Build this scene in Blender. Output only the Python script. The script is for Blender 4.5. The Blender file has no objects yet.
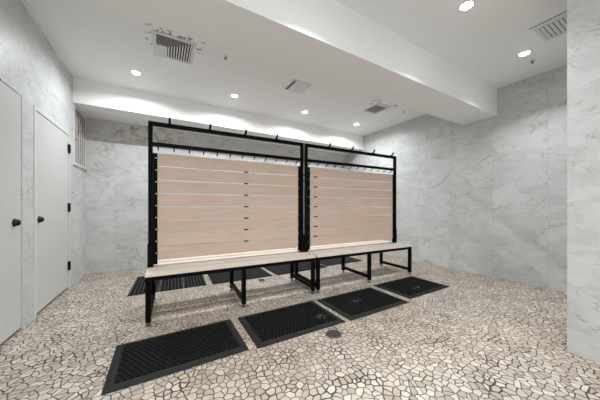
import bpy, bmesh, math, random
from mathutils import Vector, Matrix
random.seed(4)
PI = math.pi
scene = bpy.context.scene
C = scene.collection

# ------------------------------------------------------------------ helpers
class MB:
    """collects shapes and links them as one mesh object"""
    def __init__(self): self.bm = bmesh.new()
    def box(self, x0, x1, y0, y1, z0, z1, bev=0.0):
        m = Matrix.Translation(((x0+x1)/2, (y0+y1)/2, (z0+z1)/2)) @ Matrix.Diagonal((abs(x1-x0), abs(y1-y0), abs(z1-z0), 1))
        r = bmesh.ops.create_cube(self.bm, size=1, matrix=m)
        if bev > 0:
            ed = list({e for v in r['verts'] for e in v.link_edges})
            bmesh.ops.bevel(self.bm, geom=ed, offset=bev, segments=2, affect='EDGES', profile=0.5)
        return self
    def tube(self, pts, r, n=10, caps=True):
        pts = [Vector(p) for p in pts]
        rad = r if isinstance(r, (list, tuple)) else [r]*len(pts)
        rings = []; nrm = None
        for i, p in enumerate(pts):
            a = pts[max(i-1, 0)]; b = pts[min(i+1, len(pts)-1)]
            t = (b-a).normalized()
            if nrm is None:
                nrm = t.orthogonal().normalized()
            else:
                nrm = (nrm - t*nrm.dot(t)).normalized()
            bn = t.cross(nrm)
            rings.append([self.bm.verts.new(p + (nrm*math.cos(2*PI*k/n) + bn*math.sin(2*PI*k/n))*rad[i]) for k in range(n)])
        for A, B in zip(rings, rings[1:]):
            for k in range(n):
                self.bm.faces.new((A[k], A[(k+1) % n], B[(k+1) % n], B[k]))
        if caps:
            self.bm.faces.new(list(reversed(rings[0]))); self.bm.faces.new(rings[-1])
        return self
    def lathe(self, prof, origin, axis='Z', n=32):
        """prof: list of (radius, height); closed with caps where the radius is 0"""
        o = Vector(origin)
        def P(r, h, a):
            if axis == 'Z': return o + Vector((r*math.cos(a), r*math.sin(a), h))
            return o + Vector((h, r*math.cos(a), r*math.sin(a)))
        rings = []
        for r, h in prof:
            if r < 1e-6: rings.append([self.bm.verts.new(P(0, h, 0))])
            else: rings.append([self.bm.verts.new(P(r, h, 2*PI*k/n)) for k in range(n)])
        for A, B in zip(rings, rings[1:]):
            for k in range(n):
                k2 = (k+1) % n
                if len(A) == 1 and len(B) == 1: continue
                if len(A) == 1: self.bm.faces.new((A[0], B[k], B[k2]))
                elif len(B) == 1: self.bm.faces.new((A[k], A[k2], B[0]))
                else: self.bm.faces.new((A[k], A[k2], B[k2], B[k]))
        return self
    def prism(self, poly, z0, z1):
        lo = [self.bm.verts.new((x, y, z0)) for x, y in poly]
        hi = [self.bm.verts.new((x, y, z1)) for x, y in poly]
        n = len(poly)
        self.bm.faces.new(list(reversed(lo))); self.bm.faces.new(hi)
        for k in range(n): self.bm.faces.new((lo[k], lo[(k+1) % n], hi[(k+1) % n], hi[k]))
        return self
    def build(self, name, mat, parent=None, smooth=False, recalc=True):
        if recalc: bmesh.ops.recalc_face_normals(self.bm, faces=self.bm.faces)
        me = bpy.data.meshes.new(name); self.bm.to_mesh(me); self.bm.free()
        me.materials.append(mat)
        if smooth:
            for p in me.polygons: p.use_smooth = True
            try: me.set_sharp_from_angle(angle=math.radians(40))
            except Exception: pass
        o = bpy.data.objects.new(name, me); C.objects.link(o)
        if parent is not None: o.parent = parent
        return o

def tag(o, label=None, cat=None, group=None, kind=None):
    if label: o['label'] = label
    if cat: o['category'] = cat
    if group: o['group'] = group
    if kind: o['kind'] = kind
    return o
def empty(name, loc, rz=0.0):
    o = bpy.data.objects.new(name, None); o.empty_display_size = 0.1
    C.objects.link(o); o.location = loc; o.rotation_euler = (0, 0, rz)
    return o
def kids(o): return [c for c in list(C.objects) if c.parent is o]
def copy_tree(o, parent=None):
    c = o.copy(); C.objects.link(c)
    if parent is not None: c.parent = parent
    for ch in kids(o): copy_tree(ch, c)
    return c

# ------------------------------------------------------------------ materials
def srgb(r, g, b):
    f = lambda c: (c/255/12.92) if c/255 <= 0.04045 else ((c/255+0.055)/1.055)**2.4
    return (f(r), f(g), f(b), 1)
class NT:
    def __init__(self, name):
        self.m = bpy.data.materials.new(name); self.m.use_nodes = True
        self.t = self.m.node_tree; self.b = self.t.nodes['Principled BSDF']
    def n(self, typ, **kw):
        nd = self.t.nodes.new(typ)
        for k, v in kw.items():
            if k == 'ins':
                for kk, vv in v.items():
                    if hasattr(vv, 'is_output'): self.t.links.new(vv, nd.inputs[kk])
                    else: nd.inputs[kk].default_value = vv
            else: setattr(nd, k, v)
        return nd
    def link(self, a, b): self.t.links.new(a, b)
    def math(self, op, a, b=None, c=None, clamp=False):
        nd = self.n('ShaderNodeMath', operation=op, use_clamp=clamp)
        for i, v in enumerate((a, b, c)):
            if v is None: continue
            if hasattr(v, 'is_output'): self.link(v, nd.inputs[i])
            else: nd.inputs[i].default_value = v
        return nd.outputs[0]
    def vmath(self, op, a, b):
        nd = self.n('ShaderNodeVectorMath', operation=op)
        for i, v in enumerate((a, b)):
            if hasattr(v, 'is_output'): self.link(v, nd.inputs[i])
            else: nd.inputs[i].default_value = v
        return nd.outputs[0]
    def mix(self, fac, a, b, mode='MIX'):
        nd = self.n('ShaderNodeMix', data_type='RGBA', blend_type=mode)
        for i, v in ((0, fac), (6, a), (7, b)):
            if hasattr(v, 'is_output'): self.link(v, nd.inputs[i])
            else: nd.inputs[i].default_value = v
        return nd.outputs[2]
    def ramp(self, v, lo, hi):
        nd = self.n('ShaderNodeMapRange', interpolation_type='SMOOTHSTEP')
        self.link(v, nd.inputs[0]); nd.inputs[1].default_value = lo; nd.inputs[2].default_value = hi
        return nd.outputs[0]
    def geo(self): return self.n('ShaderNodeNewGeometry').outputs['Position']
    def obj(self): return self.n('ShaderNodeTexCoord').outputs['Object']
    def noise(self, vec, scale, detail=4, rough=0.55, dist=0.0):
        return self.n('ShaderNodeTexNoise', ins={'Vector': vec, 'Scale': scale, 'Detail': detail, 'Roughness': rough, 'Distortion': dist}).outputs[0]
    def bump(self, h, strength, dist):
        nd = self.n('ShaderNodeBump', ins={'Height': h, 'Strength': strength, 'Distance': dist})
        self.link(nd.outputs[0], self.b.inputs['Normal'])

def plain(name, col, rough=0.5, metal=0.0, var=0.04, scale=30, bump=0.0, spec=0.5):
    t = NT(name)
    p = t.obj(); nz = t.noise(p, scale, 3)
    dk = tuple(c*(1-var*2) for c in col[:3])+(1,); lt = tuple(min(1, c*(1+var*2)) for c in col[:3])+(1,)
    t.link(t.mix(nz, dk, lt), t.b.inputs['Base Color'])
    t.b.inputs['Roughness'].default_value = rough; t.b.inputs['Metallic'].default_value = metal; t.b.inputs['Specular IOR Level'].default_value = spec
    if bump: t.bump(nz, bump, 0.002)
    return t.m

def tile_material(name, axis, off_h, off_z, base, stain=False):
    """600 x 600 marble-look porcelain; axis = which world axis runs along the wall"""
    t = NT(name); pos = t.geo()
    sep = t.n('ShaderNodeSeparateXYZ', ins={'Vector': pos})
    h = sep.outputs[0 if axis == 'X' else 1]; z = sep.outputs[2]
    hs = t.math('DIVIDE', t.math('SUBTRACT', h, off_h), 0.6); zs = t.math('DIVIDE', t.math('SUBTRACT', z, off_z), 0.6)
    ih = t.math('FLOOR', hs); iz = t.math('FLOOR', zs)
    fh = t.math('FRACT', hs); fz = t.math('FRACT', zs)
    cell = t.n('ShaderNodeCombineXYZ', ins={0: ih, 1: iz, 2: 3.7}).outputs[0]
    wn = t.n('ShaderNodeTexWhiteNoise', noise_dimensions='3D', ins={'Vector': cell})
    offv = t.n('ShaderNodeVectorMath', operation='SCALE', ins={0: wn.outputs['Color'], 'Scale': 9.0}).outputs[0]
    co = t.n('ShaderNodeCombineXYZ', ins={0: h, 1: z, 2: 0.0}).outputs[0]
    # the veins run diagonally and the clouds stretch with them
    rot = t.n('ShaderNodeMapping', ins={0: co, 2: (0, 0, math.radians(35)), 3: (0.9, 1.5, 1)}).outputs[0]
    p = t.vmath('ADD', rot, offv)
    cloud = t.noise(p, 3.0, 7, 0.62, 0.6)
    cloud2 = t.noise(p, 11.0, 6, 0.65, 0.8)
    def veins(off, sc, w, dist):
        v = t.noise(t.vmath('ADD', p, off), sc, 8, 0.62, dist)
        return t.math('SUBTRACT', 1.0, t.ramp(t.math('ABSOLUTE', t.math('SUBTRACT', v, 0.5)), 0.0, w))
    vein = veins((0, 0, 0), 1.6, 0.016, 1.0); vein2 = veins((4.2, 1.7, 0), 3.2, 0.018, 1.3)
    gate = t.ramp(t.noise(p, 2.4, 3), 0.44, 0.62)
    gate2 = t.ramp(t.noise(t.vmath('ADD', p, (7.1, 2.2, 0)), 3.0, 3), 0.48, 0.64)
    fine = t.noise(pos, 60, 4, 0.7)
    dark = tuple(c*0.88 for c in base[:3])+(1,); lite = tuple(min(1, c*1.06) for c in base[:3])+(1,)
    col = t.mix(t.ramp(cloud, 0.32, 0.66), dark, lite)
    col = t.mix(t.math('MULTIPLY', t.ramp(cloud2, 0.50, 0.72), 0.45), col, tuple(c*0.74 for c in base[:3])+(1,))
    col = t.mix(t.math('MULTIPLY', t.ramp(cloud2, 0.46, 0.28), 0.35), col, tuple(min(1, c*1.18) for c in base[:3])+(1,))
    col = t.mix(t.math('MULTIPLY', fine, 0.10), col, (0.62, 0.60, 0.55, 1))
    vf = t.math('MULTIPLY', t.math('MULTIPLY', vein, gate), 0.60)
    col = t.mix(vf, col, (base[0]*0.42, base[1]*0.39, base[2]*0.34, 1))
    wv = t.math('MULTIPLY', t.math('MULTIPLY', vein2, gate2), 0.52)
    col = t.mix(wv, col, (base[0]*0.52, base[1]*0.50, base[2]*0.46, 1))
    tone = t.n('ShaderNodeMapRange', ins={0: wn.outputs['Value'], 3: 0.985, 4: 1.015}).outputs[0]
    col = t.mix(1.0, col, t.n('ShaderNodeCombineColor', ins={0: tone, 1: tone, 2: tone}).outputs[0], 'MULTIPLY')
    if stain:
        # yellow-brown damp stain high on the wall near the bars
        d = t.n('ShaderNodeVectorMath', operation='DISTANCE', ins={0: t.n('ShaderNodeMapping', ins={0: co, 3: (0.42, 1.3, 1)}).outputs[0], 1: (-0.08, 2.36*1.3, 0)}).outputs['Value']
        s = t.math('MULTIPLY', t.ramp(t.noise(co, 7, 5, 0.65, 0.6), 0.46, 0.62), t.math('SUBTRACT', 1.0, t.ramp(d, 0.10, 0.42)))
        col = t.mix(t.math('MULTIPLY', s, 0.8), col, (0.27, 0.22, 0.12, 1))
    edge = t.math('MINIMUM', t.math('MINIMUM', fh, t.math('SUBTRACT', 1.0, fh)), t.math('MINIMUM', fz, t.math('SUBTRACT', 1.0, fz)))
    joint = t.math('SUBTRACT', 1.0, t.ramp(edge, 0.0015, 0.0042))
    col = t.mix(t.math('MULTIPLY', joint, 0.38), col, (base[0]*0.45, base[1]*0.44, base[2]*0.42, 1))
    t.link(col, t.b.inputs['Base Color'])
    t.link(t.math('ADD', t.math('MULTIPLY', cloud, 0.12), 0.38), t.b.inputs['Roughness'])
    t.bump(t.math('SUBTRACT', t.math('MULTIPLY', fine, 0.08), joint), 0.25, 0.002)
    return t.m

WALL = (0.565, 0.575, 0.57)
M = {}
M['tile_y'] = tile_material('marble_tile_side', 'Y', 1.06, 0.49, WALL)
M['tile_l'] = tile_material('marble_tile_left', 'Y', 2.98, 0.46, WALL)
M['tile_x'] = tile_material('marble_tile_back', 'X', -0.666, 0.47, WALL, stain=True)
M['tile_c'] = tile_material('marble_tile_column', 'Y', 0.03, 0.487, WALL)

def ceiling_material():
    t = NT('painted_plaster_ceiling'); pos = t.geo()
    sep = t.n('ShaderNodeSeparateXYZ', ins={'Vector': pos})
    n1 = t.noise(pos, 1.6, 4); col = t.mix(n1, (0.87, 0.88, 0.88, 1), (0.91, 0.92, 0.92, 1))
    # scuffed, torn plaster beside two of the vents
    def boxmask(cx, cy, hx, hy):
        dx = t.math('SUBTRACT', t.math('ABSOLUTE', t.math('SUBTRACT', sep.outputs[0], cx)), hx)
        dy = t.math('SUBTRACT', t.math('ABSOLUTE', t.math('SUBTRACT', sep.outputs[1], cy)), hy)
        return t.math('SUBTRACT', 1.0, t.ramp(t.math('MAXIMUM', dx, dy), 0.0, 0.05))
    mk = t.math('MAXIMUM', boxmask(0.13, 2.74, 0.24, 0.02), boxmask(3.33, 2.755, 0.22, 0.04))
    mk = t.math('MAXIMUM', mk, t.math('MULTIPLY', boxmask(-0.105, 2.92, 0.01, 0.14), 1.0))
    mk = t.math('MAXIMUM', mk, boxmask(0.37, 2.86, 0.012, 0.06))
    mk = t.math('MAXIMUM', mk, boxmask(3.06, 2.88, 0.012, 0.1))
    sc = t.ramp(t.noise(pos, 17, 3, 0.6, 0.5), 0.54, 0.60)
    col = t.mix(t.math('MULTIPLY', t.math('MULTIPLY', mk, sc), 0.8), col, (0.13, 0.13, 0.13, 1))
    col = t.mix(t.math('MULTIPLY', mk, t.math('MULTIPLY', t.ramp(t.noise(pos, 14, 2), 0.5, 0.6), 0.25)), col, (0.9, 0.9, 0.9, 1))
    t.link(col, t.b.inputs['Base Color']); t.b.inputs['Roughness'].default_value = 0.75
    t.bump(t.noise(pos, 90, 3), 0.05, 0.002)
    return t.m
M['ceiling'] = ceiling_material()
M['white_paint'] = plain('white_wall_paint', (0.90, 0.905, 0.905, 1), 0.7, var=0.012, scale=4)
M['door_paint'] = plain('grey_white_door_paint', (0.56, 0.56, 0.545, 1), 0.45, var=0.012, scale=3)
M['frame_paint'] = plain('white_trim_paint', (0.62, 0.62, 0.61, 1), 0.45, var=0.02, scale=12)

def floor_material():
    t = NT('crazy_paving_floor'); pos = t.geo()
    wob = t.n('ShaderNodeTexNoise', ins={'Vector': pos, 'Scale': 9.0, 'Detail': 2.0}).outputs['Color']
    p = t.vmath('ADD', pos, t.n('ShaderNodeVectorMath', operation='SCALE', ins={0: t.vmath('SUBTRACT', wob, (0.5, 0.5, 0.5)), 'Scale': 0.045}).outputs[0])
    flat = t.n('ShaderNodeMapping', ins={0: p, 3: (1, 1, 0)}).outputs[0]
    SC = 23.5
    e = t.n('ShaderNodeTexVoronoi', voronoi_dimensions='2D', feature='DISTANCE_TO_EDGE', ins={'Vector': flat, 'Scale': SC, 'Randomness': 1.0}).outputs['Distance']
    c = t.n('ShaderNodeTexVoronoi', voronoi_dimensions='2D', feature='F1', ins={'Vector': flat, 'Scale': SC, 'Randomness': 1.0})
    sepc = t.n('ShaderNodeSeparateColor', ins={0: c.outputs['Color']})
    wide = t.math('MULTIPLY', t.ramp(t.noise(flat, 5.0, 3), 0.45, 0.75), 0.075)
    grout = t.math('SUBTRACT', 1.0, t.ramp(t.math('SUBTRACT', e, wide), 0.034, 0.080))
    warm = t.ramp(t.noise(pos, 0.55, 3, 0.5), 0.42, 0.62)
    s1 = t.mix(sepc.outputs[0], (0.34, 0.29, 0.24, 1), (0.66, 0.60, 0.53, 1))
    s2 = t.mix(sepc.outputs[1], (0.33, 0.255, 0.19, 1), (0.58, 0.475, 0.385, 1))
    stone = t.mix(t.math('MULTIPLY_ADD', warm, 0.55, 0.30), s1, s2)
    odd = t.math('GREATER_THAN', sepc.outputs[2], 0.93)
    stone = t.mix(t.math('MULTIPLY', odd, 0.5), stone, (0.30, 0.24, 0.19, 1))
    mott = t.noise(pos, 45, 5, 0.65)
    stone = t.mix(t.math('MULTIPLY', t.ramp(mott, 0.45, 0.75), 0.45), stone, (0.30, 0.25, 0.21, 1))
    gc = t.mix(t.noise(pos, 8, 3), (0.016, 0.012, 0.009, 1), (0.085, 0.066, 0.052, 1))
    col = t.mix(grout, stone, gc)
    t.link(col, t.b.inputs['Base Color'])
    t.link(t.math('MULTIPLY_ADD', mott, 0.25, 0.42), t.b.inputs['Roughness'])
    tilt = t.math('MULTIPLY', sepc.outputs[1], 0.25)
    t.bump(t.math('ADD', t.math('MULTIPLY', t.math('SUBTRACT', 1.0, grout), t.math('ADD', 0.8, tilt)), t.math('MULTIPLY', mott, 0.25)), 0.55, 0.006)
    return t.m
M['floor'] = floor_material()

def wood_material(name='pinkish_timber_board', ca=(0.57, 0.43, 0.345, 1), cb=(0.64, 0.495, 0.405, 1)):
    t = NT(name); p = t.obj()
    info = t.n('ShaderNodeObjectInfo').outputs['Random']
    shift = t.n('ShaderNodeCombineXYZ', ins={0: t.math('MULTIPLY', info, 13.0), 1: t.math('MULTIPLY', info, 7.0), 2: 0.0}).outputs[0]
    st = t.n('ShaderNodeMapping', ins={0: t.vmath('ADD', p, shift), 3: (1.2, 22, 22)}).outputs[0]
    g = t.noise(st, 2.5, 6, 0.6, 0.6)
    blot = t.noise(t.vmath('ADD', p, shift), 4.0, 3)
    col = t.mix(t.ramp(g, 0.3, 0.7), ca, cb)
    col = t.mix(t.math('MULTIPLY', t.ramp(blot, 0.45, 0.8), 0.25), col, (0.42, 0.33, 0.24, 1))
    tone = t.n('ShaderNodeMapRange', ins={0: info, 3: 0.97, 4: 1.03}).outputs[0]
    col = t.mix(1.0, col, t.n('ShaderNodeCombineColor', ins={0: tone, 1: tone, 2: tone}).outputs[0], 'MULTIPLY')
    t.link(col, t.b.inputs['Base Color']); t.b.inputs['Roughness'].default_value = 0.55
    t.bump(g, 0.12, 0.001)
    return t.m
M['wood'] = wood_material()
M['seat_wood_lit'] = wood_material('lit_timber_seat', (0.70, 0.61, 0.53, 1), (0.80, 0.71, 0.63, 1))  # same timber made paler, standing in for stronger light on the seats
M['black_metal'] = plain('black_powder_coat', (0.0032, 0.0032, 0.0034, 1), 0.5, 0.0, 0.1, 120, 0.03, 0.08)
M['black_gloss'] = plain('black_gloss_hardware', (0.006, 0.006, 0.006, 1), 0.22, 0.3)
M['bright_metal'] = plain('zinc_metal', (0.55, 0.55, 0.55, 1), 0.35, 1.0)
M['grey_metal'] = plain('grey_metal', (0.13, 0.13, 0.13, 1), 0.45, 0.6, 0.15, 60)
M['void'] = plain('dark_cavity', (0.004, 0.004, 0.004, 1), 0.9)
M['vent_white'] = plain('white_vent_enamel', (0.74, 0.74, 0.735, 1), 0.45, var=0.02)
M['vent_grey'] = plain('dusty_vent_core', (0.36, 0.36, 0.355, 1), 0.6, var=0.1, scale=60)

def rubber(name, col, scuff=None):
    t = NT(name); p = t.obj()
    n1 = t.noise(p, 40, 4); c = t.mix(n1, tuple(x*0.75 for x in col)+(1,), tuple(x*1.25 for x in col)+(1,))
    if scuff:   # worn, whitish patch of scuff marks
        cx, cy, rx, ry = scuff
        q = t.n('ShaderNodeMapping', ins={0: t.vmath('SUBTRACT', p, (cx, cy, 0)), 3: (1/rx, 1/ry, 0)}).outputs[0]
        d = t.n('ShaderNodeVectorMath', operation='LENGTH', ins={0: q}).outputs['Value']
        s = t.math('MULTIPLY', t.math('SUBTRACT', 1.0, t.ramp(d, 0.6, 1.0)), t.ramp(t.noise(p, 34, 4, 0.6), 0.50, 0.58))
        c = t.mix(t.math('MULTIPLY', s, 0.6), c, (0.17, 0.17, 0.17, 1))
    t.link(c, t.b.inputs['Base Color']); t.b.inputs['Roughness'].default_value = 0.75
    t.b.inputs['Specular IOR Level'].default_value = 0.08
    t.bump(n1, 0.2, 0.001)
    return t.m
M['rubber'] = rubber('black_rubber', (0.011, 0.011, 0.0113))
M['rubber_border'] = rubber('charcoal_rubber_border', (0.027, 0.027, 0.0265))
M['rubber_rib'] = rubber('charcoal_rubber_rib', (0.055, 0.055, 0.056))
M['rubber_base'] = rubber('black_rubber_base', (0.003, 0.003, 0.003))

def glass_material():
    t = NT('dusty_brown_window_glass'); p = t.geo()
    n1 = t.noise(p, 6, 4); col = t.mix(n1, (0.16, 0.135, 0.12, 1), (0.34, 0.31, 0.29, 1))
    t.link(col, t.b.inputs['Base Color']); t.b.inputs['Roughness'].default_value = 0.15
    return t.m
M['glass'] = glass_material()
M['rust'] = plain('rusty_wire', (0.36, 0.27, 0.21, 1), 0.7, 0.2, 0.2, 60)
M['bar_paint'] = plain('pale_bar_paint', (0.55, 0.53, 0.51, 1), 0.5, 0.0, 0.08, 40)

def lens_material():
    t = NT('lit_downlight_lens')
    t.b.inputs['Base Color'].default_value = (0.9, 0.9, 0.9, 1)
    t.b.inputs['Emission Color'].default_value = (0.98, 0.995, 1, 1); t.b.inputs['Emission Strength'].default_value = 25.0
    return t.m
M['lens'] = lens_material()

# ------------------------------------------------------------------ the room
XL, XR, YB, YF, ZC = -1.033, 4.30, 4.95, -1.60, 2.80
T = 0.14
def struct(o, label, cat): return tag(o, label, cat, kind='structure')

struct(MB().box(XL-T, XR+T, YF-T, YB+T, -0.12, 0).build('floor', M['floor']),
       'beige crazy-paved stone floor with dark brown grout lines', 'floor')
struct(MB().box(XL-T, XR+T, YF-T, YB+T, ZC, ZC+0.12).build('ceiling', M['ceiling']),
       'flat white plaster ceiling with downlights and vents', 'ceiling')
struct(MB().box(XL-T, XR+T, YB, YB+T, 0, ZC).build('wall_back', M['tile_x']),
       'grey marble-tiled back wall behind the benches, stained along its top', 'wall')
struct(MB().box(XR, XR+T, YF-T, YB, 0, ZC).build('wall_right', M['tile_y']),
       'large grey marble-tiled wall on the right with diagonal veins', 'wall')
struct(MB().box(XL-T, XR, YF-T, YF, 0, ZC).build('wall_front', M['white_paint']),
       'plain white wall behind the viewer, facing the benches', 'wall')
struct(MB().box(2.55, XR, YF, 0.53, 0, ZC).build('wall_front_right', M['tile_c']),
       'grey tiled wall corner standing nearest on the right edge', 'wall')

# the left wall leaves openings for two doors and a window
D1 = (2.03, 2.958, 2.000); D2 = (3.175, 4.190, 2.012)
WIN = (4.332, 4.945, 1.645, 2.455)
w = MB(); ys = [YF-T, D1[0], D1[1], D2[0], D2[1], WIN[0], WIN[1], YB]
for a, b in ((0, 1), (2, 3), (4, 5), (6, 7)): w.box(XL-T, XL, ys[a], ys[b], 0, ZC)
w.box(XL-T, XL, D1[0], D1[1], D1[2], ZC); w.box(XL-T, XL, D2[0], D2[1], D2[2], ZC)
w.box(XL-T, XL, WIN[0], WIN[1], 0, WIN[2]); w.box(XL-T, XL, WIN[0], WIN[1], WIN[3], ZC)
struct(w.build('wall_left', M['tile_l']), 'grey marble-tiled wall on the left with two flush doors', 'wall')
# the dark space beyond the doors and the window
struct(MB().box(XL-T-0.06, XL-T, YF-T, YB+T, -0.12, ZC+0.12).build('trim_3', M['void']),
       'dark cavity showing in the thin gaps round the left doors', 'wall lining')

# bulkheads
struct(MB().box(XL, XR, 1.60, 2.075, 2.405, ZC).build('trim_1', M['white_paint']),
       'wide white bulkhead beam crossing the ceiling in front of the benches', 'beam')
struct(MB().box(XL, XR, 4.315, YB, 2.465, ZC).build('trim_2', M['white_paint']),
       'white bulkhead along the top of the back wall', 'beam')

# doors
def knob(parent, y, z):
    k = MB().lathe([(0, 0), (0.032, 0), (0.033, 0.007), (0.029, 0.011), (0.027, 0.018), (0.025, 0.026), (0.019, 0.033), (0.010, 0.036), (0, 0.0365)],
                   (XL-0.002, y, z), 'X', 28)
    return k.build('door_knob', M['black_gloss'], parent, smooth=True)
def root(name, label, cat, loc):
    o = empty(name, loc); struct(o, label, cat); return o
def attach(o, r):
    o.parent = r; o.matrix_parent_inverse = Matrix.Translation(-Vector(r.location)); return o
d = root('door_1', 'flush grey-white door nearest on the left, cut by the photo edge', 'door', (XL, 2.49, 0))
attach(MB().box(XL-0.042, XL-0.002, D1[0]+0.006, D1[1]-0.007, 0.030, D1[2]-0.007, 0.002).build('door_panel', M['door_paint']), d)
kb = knob(None, 2.84, 0.925); attach(kb, d); kb['label'] = 'round black door knob'
d = root('door_2', 'flush grey-white door beside the barred window, black hinges on its far edge', 'door', (XL, 3.68, 0))
fr = MB(); fr.box(XL-0.10, XL+0.006, D2[0]+0.001, D2[0]+0.044, 0, D2[2]-0.002, 0.002).box(XL-0.10, XL+0.006, D2[1]-0.040, D2[1]-0.001, 0, D2[2]-0.002, 0.002)
fr.box(XL-0.10, XL+0.006, D2[0]+0.044, D2[1]-0.040, D2[2]-0.040, D2[2]-0.002, 0.002)
attach(fr.build('door_frame', M['frame_paint']), d)
attach(MB().box(XL-0.042, XL-0.001, D2[0]+0.050, D2[1]-0.044, 0.032, D2[2]-0.045, 0.002).build('door_panel', M['door_paint']), d)
kb = knob(None, 3.290, 0.93); attach(kb, d); kb['label'] = 'round black door knob'
for z in (1.80, 1.046, 0.30):
    h = MB().box(XL-0.002, XL+0.010, 4.105, 4.170, z-0.055, z+0.055, 0.003)
    h.tube([(XL+0.012, 4.146, z-0.056), (XL+0.012, 4.146, z+0.056)], 0.0085, 12)
    h = attach(h.build('hinge', M['black_gloss']), d); h['label'] = 'black butt hinge'

# window
wd = root('window_1', 'small high window with brown dusty panes and vertical bars at the left rear corner', 'window', (XL, 4.66, 1.66))
y0, y1, z0, z1 = WIN
f = MB(); fw = 0.06
f.box(XL-0.09, XL+0.006, y0+.001, y0+fw, z0+.001, z1-.001, 0.002).box(XL-0.09, XL+0.004, y1-0.020, y1-.001, z0+.001, z1-.001, 0.002)
f.box(XL-0.09, XL+0.006, y0+fw, y1-0.020, z1-0.035, z1-.001, 0.002).box(XL-0.09, XL+0.006, y0+fw, y1-0.020, z0+.001, z0+0.02, 0.002)
attach(f.build('window_frame', M['frame_paint']), wd)
attach(MB().box(XL-0.02, XL+0.022, y0-0.015, y1, z0-0.020, z0-0.0, 0.004).build('window_sill', M['frame_paint']), wd)
attach(MB().box(XL-0.014, XL-0.008, y0+fw, y1-0.020, z0+0.02, z1-0.035).build('pane', M['glass']), wd)
for k in range(4):
    yy = y0+fw + (k+1)*(y1-0.020-y0-fw)/5
    attach(MB().box(XL-0.0075, XL+0.002, yy-0.009, yy+0.009, z0+0.02, z1-0.035, 0.002).build('bar', M['bar_paint']), wd)
for pts, rr in (([(0.05, 0.28), (0.20, 0.42), (0.26, 0.55), (0.12, 0.72)], 0.005), ([(0.26, 0.55), (0.42, 0.50), (0.53, 0.56)], 0.004)):
    attach(MB().tube([(XL+0.008, y0+a, z0+b) for a, b in pts], rr, 6).build('wire', M['rust']), wd)

# little wall plate beside the hinges
sw = empty('switch_plate', (XL, 4.262, 1.232))
tag(sw, 'tiny grey switch plate on the left wall between door hinges and window', 'switch')
MB().box(0, 0.006, -0.022, 0.022, -0.032, 0.032, 0.002).build('plate', M['frame_paint'], sw)
MB().box(0.006, 0.011, -0.009, 0.009, 0.000, 0.020, 0.001).build('rocker', M['grey_metal'], sw)

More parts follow.
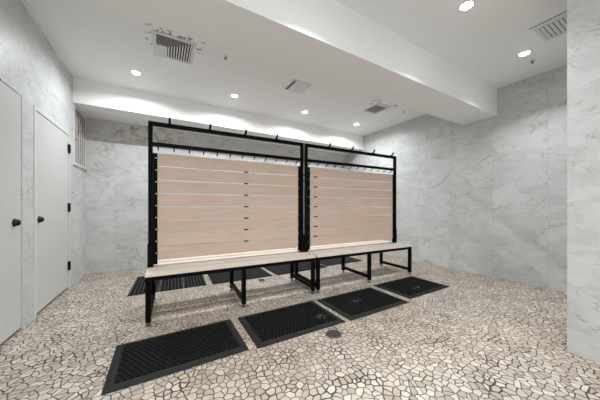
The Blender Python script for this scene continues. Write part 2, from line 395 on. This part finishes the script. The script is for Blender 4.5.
# ------------------------------------------------------------------ changing benches with racks
L2 = 0.8725                      # half length of one unit
PITCH, BH = 0.1345, 0.1245       # back boards
def make_bench(pegs, clip_x, label, loc, rz):
    r = empty('changing_bench', loc, rz); tag(r, label, 'bench', 'double-sided changing benches')
    for a, b in ((-0.315, -0.198), (-0.164, -0.045), (0.045, 0.164), (0.198, 0.315)):
        MB().box(-L2, L2, a, b, 0.435, 0.463, 0.0025).build('seat_board', M['seat_wood_lit'], r)
    fr = MB()
    for s in (-1, 1):
        y = s*0.290
        fr.box(-L2+0.002, L2-0.002, y-0.020, y+0.020, 0.398, 0.4345, 0.002)
    for x in (-L2+0.024, 0, L2-0.024): fr.box(x-0.0195, x+0.0195, -0.270, 0.270, 0.400, 0.4340, 0.002)
    fr.build('seat_frame', M['black_metal'], r)
    for x in (-L2+0.024, 0, L2-0.024):
        for s in (-1, 1):
            y = s*0.290
            lg = MB().box(x-0.021, x+0.021, y-0.021, y+0.021, 0.034, 0.3975, 0.002).build('leg', M['black_metal'], r)
            MB().lathe([(0, 0), (0.019, 0), (0.019, 0.010), (0.008, 0.014), (0.008, 0.036), (0, 0.036)], (x, y, 0), 'Z', 16).build('levelling_foot', M['grey_metal'], lg, smooth=True)
        MB().box(x-0.0185, x+0.0185, -0.2685, 0.2685, 0.062, 0.100, 0.002).build('stretcher', M['black_metal'], r)
    for s in (-1, 1):
        px = s*(L2-0.020)
        MB().box(px-0.019, px+0.019, -0.019, 0.019, 0.4345, 1.900, 0.002).build('post', M['black_metal'], r)
        sl = MB(); x = px + s*0.0; sl.box(px-0.0245, px+0.0245, -0.0245, 0.0245, 0.4345, 0.690, 0.002)
        sl.build('post_sleeve', M['black_metal'], r)
        # slotted strip on the inner side of the post: nine see-through slots
        xi, xo = s*(L2-0.080), s*(L2-0.0392); xa, xb = min(xi, xo), max(xi, xo)
        zs = [0.590+k*0.119 for k in range(9)]; hw = 0.0055
        cx = xi + s*0.013
        st = MB(); st.box(xa, cx-hw, -0.004, 0.004, 0.480, 1.590).box(cx+hw, xb, -0.004, 0.004, 0.480, 1.590)
        prev = 0.480
        for z in zs:
            st.box(cx-hw, cx+hw, -0.004, 0.004, prev, z-hw); prev = z+hw
        st.box(cx-hw, cx+hw, -0.004, 0.004, prev, 1.590)
        st.build('slotted_strip', M['black_metal'], r)
    tr = MB().box(-L2+0.0395, L2-0.0395, -0.019, 0.019, 1.860, 1.8995, 0.002).build('top_rail', M['black_metal'], r)
    for s in pegs:
        x = s-L2
        MB().tube([(x, -0.018, 1.880), (x, -0.052, 1.905), (x, -0.080, 1.935)], [0.0125, 0.012, 0.0105], 10).build('peg', M['black_metal'], tr, smooth=True)
    hr = MB().box(-L2+0.0395, L2-0.0395, -0.017, 0.017, 1.660, 1.696, 0.002).build('hook_rail', M['black_metal'], r)
    for k in range(12):
        x = -L2+0.085+k*0.143
        MB().tube([(x, 0.004, 1.661), (x, 0.014, 1.642), (x, 0.040, 1.630), (x, 0.062, 1.640)], [0.006, 0.006, 0.0055, 0.005], 8).build('hook', M['black_metal'], hr, smooth=True)
    for k in range(8):
        zt = 1.590-k*PITCH
        MB().box(-L2+0.082, L2-0.082, -0.010, 0.010, zt-BH, zt, 0.002).build('back_board', M['wood'], r)
    for k in range(7):
        zt = 1.590-k*PITCH-BH
        MB().box(clip_x-0.022, clip_x+0.022, -0.016, 0.014, zt-(PITCH-BH)-0.001, zt+0.001).build('board_clip', M['black_metal'], r)
    return r
A = -0.0355
def along(s): return (-0.115+s*math.cos(A), 2.790+s*math.sin(A), 0)
make_bench((0.188, 0.570, 0.958, 1.345), 0.105, 'black-framed changing bench with timber back boards and hooks, the unit nearer the doors', along(L2), A)
make_bench((0.372, 0.775, 1.195, 1.605), -L2+0.17, 'black-framed changing bench with timber back boards and hooks, the unit nearer the marble right wall', along(L2*2+0.0225+L2), A)
pc = along(L2*2+0.01125)
for z, lb in ((1.395, 'lower of the two small black connectors joining the rack posts where the benches meet'),
              (1.480, 'upper of the two small black connectors joining the rack posts where the benches meet')):
    cn = MB().box(-0.0110, 0.0110, -0.014, 0.014, -0.007, 0.007, 0.001).build('post_connector', M['black_metal'])
    cn.location = (pc[0], pc[1], z); cn.rotation_euler = (0, 0, A)
    tag(cn, lb, 'bracket', 'connectors between the bench racks')

# ------------------------------------------------------------------ rubber mats
def make_hole_mat(wx, wy, scuff, label, loc, rz):
    """perforated mat: staggered rows of round holes inside a bevelled border"""
    r = empty('rubber_mat', loc, rz); tag(r, label, 'mat', 'perforated rubber mats in front of the benches')
    hx, hy = wx/2, wy/2; b = 0.050; top = 0.014
    # bevelled border
    bo = MB(); bm = bo.bm
    def loop(x, y, z): return [bm.verts.new(p) for p in ((-x, -y, z), (x, -y, z), (x, y, z), (-x, y, z))]
    ls = [loop(hx, hy, 0.001), loop(hx, hy, 0.003), loop(hx-0.032, hy-0.032, top), loop(hx-b, hy-b, top), loop(hx-b, hy-b, 0.001)]
    for P, Q in zip(ls, ls[1:]+ls[:1]):
        for k in range(4): bm.faces.new((P[k], P[(k+1) % 4], Q[(k+1) % 4], Q[k]))
    bo.build('bevelled_border', M['rubber_border'], r)
    # grid of cells, each with an octagonal hole
    pd = MB(); bm = pd.bm
    ix, iy = hx-b-0.0005, hy-b-0.0005
    rows = 15; py = 2*iy/rows; cols = 22; px = 2*ix/cols
    nh = 8; cache = {}
    def V(x, y, z):
        key = (round(x, 5), round(y, 5), round(z, 5))
        if key not in cache: cache[key] = bm.verts.new((x, y, z))
        return cache[key]
    for j in range(rows):
        off = 0.0 if j % 2 == 0 else 0.5
        xs = []
        if off: xs.append((-ix, -ix+px/2, False))
        n = cols if not off else cols-1
        for i in range(n): xs.append((-ix+(i+off)*px, -ix+(i+off+1)*px, True))
        if off: xs.append((ix-px/2, ix, False))
        ya, yb = -iy+j*py, -iy+(j+1)*py
        for xa, xb, hole in xs:
            if not hole:
                bm.faces.new((bm.verts.new((xa, ya, top)), bm.verts.new((xb, ya, top)), bm.verts.new((xb, yb, top)), bm.verts.new((xa, yb, top))))
                continue
            cx, cy = (xa+xb)/2, (ya+yb)/2; rr = 0.385*min(px, py)
            rx, ry = 0.40*px, 0.36*py
            sq = [(xb, cy), (xb, yb), (cx, yb), (xa, yb), (xa, cy), (xa, ya), (cx, ya), (xb, ya)]
            O = [V(x, y, top) for x, y in sq]
            H = [bm.verts.new((cx+rx*math.cos(2*PI*k/nh), cy+ry*math.sin(2*PI*k/nh), top)) for k in range(nh)]
            B = [bm.verts.new((v.co.x, v.co.y, 0.003)) for v in H]
            for k in range(nh):
                k2 = (k+1) % nh
                bm.faces.new((O[k], O[k2], H[k2], H[k])); bm.faces.new((H[k], H[k2], B[k2], B[k]))
    m = M['rubber'] if scuff is None else rubber('black_scuffed_rubber', (0.011, 0.011, 0.0113), scuff)
    pd.build('perforated_pad', m, r, recalc=False)
    MB().box(-ix, ix, -iy, iy, 0.001, 0.003).build('base_sheet', M['rubber_base'], r)
    return r
make_hole_mat(0.850, 0.560, None, 'black perforated rubber mat nearest the doors, first of the front row', (0.131, 1.986, 0), 0.004)
make_hole_mat(0.842, 0.572, (0.284, -0.10, 0.07, 0.06), 'black perforated rubber mat second from the doors, behind the large round drain', (1.039, 1.970, 0), -0.006)
make_hole_mat(0.858, 0.572, (-0.08, 0.025, 0.11, 0.04), 'black perforated rubber mat third from the doors with pale scuffs in its middle', (1.936, 1.960, 0), 0.004)
make_hole_mat(0.840, 0.555, (-0.04, -0.09, 0.11, 0.04), 'black perforated rubber mat nearest the marble right wall, with pale scuffs', (2.872, 2.010, 0), 0.012)

def make_rib_mat(wx, wy, seams, label, loc, rz):
    r = empty('ribbed_mat', loc, rz); tag(r, label, 'mat', 'ribbed rubber mats behind the benches')
    n = 22; p = wx/n; rb = MB(); ba = MB()
    for k in range(n):
        xc = -wx/2+(k+0.5)*p
        rb.box(xc-p*0.17, xc+p*0.17, -wy/2, wy/2, 0.0062, 0.017, 0.002)
    cuts = [-wx/2]+[s for s in seams for _ in (0, 1)]+[wx/2]
    for a, b in zip(cuts[::2], cuts[1::2]):
        ba.box(a+(0 if a == -wx/2 else 0.003), b-(0 if b == wx/2 else 0.003), -wy/2, wy/2, 0.001, 0.006)
    rb.build('rib_set', M['rubber_rib'], r); ba.build('base_sheet', M['rubber_base'], r)
    return r
make_rib_mat(0.875, 0.86, (-0.437+0.875*8/22, -0.437+0.875*15/22), 'black ribbed mat behind the bench, nearest the doors, poking out past its end', (0.108, 3.865, 0), -0.045)
make_rib_mat(0.860, 0.86, (-0.43+0.86*13/22,), 'black ribbed mat behind the bench, second from the doors', (1.045, 3.815, 0), -0.03)
make_rib_mat(0.960, 0.86, (), 'black ribbed mat behind the bench, third from the doors', (2.015, 3.800, 0), 0.02)
make_rib_mat(0.850, 0.86, (), 'black ribbed mat behind the bench, nearest the right wall', (2.975, 3.865, 0), -0.02)

# ------------------------------------------------------------------ floor drains
def make_drain(R, label, loc):
    r = empty('floor_drain', loc); tag(r, label, 'drain')
    MB().lathe([(R, 0.001), (R, 0.004), (R*0.97, 0.006), (R*0.80, 0.006), (R*0.78, 0.002), (R*0.78, 0.001), (R, 0.001)], (0, 0, 0), 'Z', 40).build('rim', M['grey_metal'], r, smooth=True)
    g = MB(); nb = 7
    for k in range(nb):
        x = -R*0.72+(k+0.5)*R*1.44/nb; h = math.sqrt(max((R*0.785)**2-x*x, 1e-6))
        g.box(x-R*0.060, x+R*0.060, -h, h, 0.0018, 0.0050)
    g.box(-R*0.78, R*0.78, -R*0.05, R*0.05, 0.0020, 0.0046)
    g.build('grate', M['grey_metal'], r)
    MB().lathe([(0, 0.0012), (R*0.775, 0.0012), (R*0.775, 0.0016), (0, 0.0016)], (0, 0, 0), 'Z', 32).build('sump', M['void'], r)
make_drain(0.066, 'round grey floor drain in front of the second and third front mats', (1.232, 1.570, 0))
make_drain(0.048, 'small round floor drain behind the bench beside a ribbed mat', (1.245, 3.255, 0))

# ------------------------------------------------------------------ ceiling fittings
def make_light(label, loc, energy, spread=162):
    r = empty('downlight', loc); tag(r, label, 'ceiling light', 'recessed round downlights')
    MB().lathe([(0.046, -0.001), (0.047, -0.005), (0.056, -0.006), (0.064, -0.003), (0.064, -0.0005), (0.046, -0.0005), (0.046, -0.001)], (0, 0, 0), 'Z', 32).build('bezel', M['vent_white'], r, smooth=True)
    MB().lathe([(0, -0.017), (0.020, -0.0155), (0.036, -0.011), (0.045, -0.0035), (0.045, -0.0005), (0, -0.0005)], (0, 0, 0), 'Z', 32).build('lens', M['lens'], r, smooth=True)
    la = bpy.data.lights.new('lamp', 'AREA'); la.shape = 'DISK'; la.size = 0.030; la.energy = energy; la.color = (0.92, 0.97, 1.0); la.spread = math.radians(spread)
    lo = bpy.data.objects.new('lamp', la); C.objects.link(lo); lo.parent = r; lo.location = (0, 0, -0.020)
    return r
E_REAR, E_FRONT, E_BEHIND_FILL = 14.5, 7, 18
rear = [('first downlight from the left in the row above the benches, near the louvred vent', -0.288),
        ('second downlight from the left in the row above the benches', 0.990),
        ('third downlight from the left in the row above the benches', 2.280),
        ('fourth downlight in the row above the benches, beside the scuffed grey vent', 3.550)]
for lb, x in rear: make_light(lb, (x, 3.757, ZC), E_REAR)
front = [('downlight above the doors end of the front strip, outside the photo', -0.288), ('downlight of the front strip outside the photo, above the first mats', 0.990),
         ('downlight nearest the top edge, in front of the bulkhead beam', 2.290), ('downlight in front of the bulkhead beam, close to the slatted corner vent', 3.570)]
for lb, x in front: make_light(lb, (x, 1.070, ZC), E_FRONT, 118)
for lb, x in (('added fill downlight behind the viewer above the left doors side', -0.288), ('added fill downlight behind the viewer above the middle', 0.990)):
    make_light(lb, (x, -0.75, ZC), E_BEHIND_FILL, 176)  # added fill lamps behind the camera, brightening the seats and foreground

def vent_frame(r, hx, hy, w=0.035, t=0.010, mat=None):
    bm_ = MB(); bm = bm_.bm
    def loop(x, y, z): return [bm.verts.new(p) for p in ((-x, -y, z), (x, -y, z), (x, y, z), (-x, y, z))]
    ls = [loop(hx, hy, -0.0005), loop(hx, hy, -0.004), loop(hx-0.008, hy-0.008, -t), loop(hx-w, hy-w, -t), loop(hx-w, hy-w, -0.0005)]
    for P, Q in zip(ls, ls[1:]+ls[:1]):
        for k in range(4): bm.faces.new((P[k], P[(k+1) % 4], Q[(k+1) % 4], Q[k]))
    bm_.build('frame', mat or M['vent_white'], r)
def corner_vent(label, loc, hx, hy, rot, nb=9, blank=0.42):
    """diffuser with nested L-shaped blades thrown from one blank corner"""
    r = empty('ceiling_vent', loc, rot); tag(r, label, 'air vent', 'white ceiling air vents')
    w = 0.035; vent_frame(r, hx, hy, w)
    ax, ay = hx-w-0.001, hy-w-0.001
    MB().box(-ax, ax, -ay, ay, -0.0012, -0.0006).build('backing', M['void'], r)
    bl = MB()
    # blank plate in the (-x, +y) corner
    bl.box(-ax, -ax+2*ax*blank*0.72, ay-2*ay*blank*1.25, ay, -0.010, -0.0015)
    for k in range(nb):
        f = (k+0.8)/nb
        x = -ax+2*ax*blank*0.72+f*(2*ax*(1-blank*0.72))-0.006
        y = ay-2*ay*blank*1.25-f*(2*ay*(1-blank*1.25))+0.003
        q = 0.0062
        bl.box(x-q, x+q, y-q*0.55, ay, -0.012, -0.0015)
        bl.box(-ax, x-q, y-q*0.25, y+q*0.25, -0.004, -0.0015)
    bl.build('louvre_set', M['vent_white'], r)
    return r
corner_vent('square louvred vent with torn plaster round it, above the left end of the benches', (0.122, 2.985, ZC), 0.205, 0.222, 0.0)
def slab_vent(label, loc, hx, hy):
    r = empty('ceiling_vent', loc); tag(r, label, 'air vent', 'white ceiling air vents')
    w = 0.022; vent_frame(r, hx, hy, w)
    ax, ay = hx-w-0.001, hy-w-0.001
    MB().box(-ax, ax, -ay, ay, -0.0012, -0.0006).build('backing', M['void'], r)
    MB().box(-ax+0.045, ax, -ay+0.0, ay, -0.0085, -0.0020, 0.002).build('cover_plate', M['vent_white'], r)
    for k in range(5):
        MB().box(-ax, -ax+0.042, -ay+0.02+k*0.05, -ay+0.028+k*0.05, -0.008, -0.0015).build('louvre', M['vent_white'], r)
slab_vent('flat white vent with a dark slot along one edge, mid ceiling above the benches', (1.705, 3.015, ZC), 0.155, 0.160)
def grid_vent(label, loc, hx, hy):
    r = empty('ceiling_vent', loc); tag(r, label, 'air vent', 'white ceiling air vents')
    w = 0.05; vent_frame(r, hx, hy, w)
    ax, ay = hx-w-0.001, hy-w-0.001
    MB().box(-ax, ax, -ay, ay, -0.0012, -0.0006).build('backing', M['vent_grey'], r)
    g = MB()
    for k in range(9):
        x = -ax+(k+0.5)*2*ax/9; g.box(x-0.004, x+0.004, -ay, ay, -0.009, -0.0015)
    for k in range(9):
        y = -ay+(k+0.5)*2*ay/9; g.box(-ax, ax, y-0.003, y+0.003, -0.0075, -0.0015)
    g.build('louvre_set', M['vent_grey'], r)
grid_vent('grey-cored square vent in scuffed plaster near the marble right wall', (3.295, 3.000, ZC), 0.185, 0.185)
def slat_vent(label, loc, hx, hy):
    r = empty('ceiling_vent', loc); tag(r, label, 'air vent', 'white ceiling air vents')
    vent_frame(r, hx+0.03, hy+0.03, 0.030, 0.006)
    ax, ay = hx-0.001, hy-0.001
    MB().box(-ax, ax, -ay, ay, -0.0012, -0.0006).build('backing', M['void'], r)
    n = 12; s = MB(); p = 2*ay/n
    for k in range(n):
        y = -ay+(k+0.5)*p
        s.box(-ax+0.006, ax, y-p*0.41, y+p*0.41, -0.0070, -0.0020, 0.001)
    s.build('louvre_set', M['vent_white'], r)
    MB().box(-ax-0.072, -ax-0.062, -ay-0.06, ay+0.05, -0.003, -0.0004).build('edge_strip', M['grey_metal'], r)
slat_vent('large slatted vent with broad white blades beside the near tiled corner', (3.335, 0.660, ZC), 0.140, 0.195)

def sprinkler(label, loc):
    r = empty('sprinkler_head', loc); tag(r, label, 'sprinkler')
    MB().lathe([(0, -0.0005), (0.028, -0.0005), (0.026, -0.006), (0.012, -0.009), (0, -0.009)], (0, 0, 0), 'Z', 24).build('escutcheon', M['vent_white'], r, smooth=True)
    MB().lathe([(0, -0.0085), (0.007, -0.0085), (0.007, -0.026), (0.016, -0.028), (0.016, -0.031), (0, -0.031)], (0, 0, 0), 'Z', 16).build('deflector', M['grey_metal'], r, smooth=True)
sprinkler('tiny dark sprinkler head beside the bulkhead beam, right of the louvred vent', (0.640, 2.830, ZC))
sprinkler('tiny sprinkler head between the scuffed grey vent and the right wall', (3.810, 2.820, ZC))
sprinkler('tiny sprinkler head next to the downlight near the slatted corner vent', (3.820, 1.075, ZC))

# ------------------------------------------------------------------ world, camera, view
wld = bpy.data.worlds.new('World'); scene.world = wld; wld.use_nodes = True
wld.node_tree.nodes['Background'].inputs[0].default_value = (0.02, 0.02, 0.02, 1)
cam = bpy.data.cameras.new('camera'); co = bpy.data.objects.new('camera', cam); C.objects.link(co)
cam.sensor_fit = 'HORIZONTAL'; cam.sensor_width = 36.0; cam.lens = 239.0/600*36.0
cam.shift_y = 7.2/600; cam.clip_start = 0.02
co.location = (0, 0, 1.05); co.rotation_euler = (PI/2, 0, -math.radians(30.08))
scene.camera = co
vs = scene.view_settings
vs.view_transform = 'Standard'; vs.look = 'None'; vs.gamma = 1.0; vs.use_curve_mapping = False
vs.exposure = 0.60
scene.cycles.use_denoising = True
scene.cycles.max_bounces = 12; scene.cycles.diffuse_bounces = 8
scene.cycles.sample_clamp_indirect = 6.0
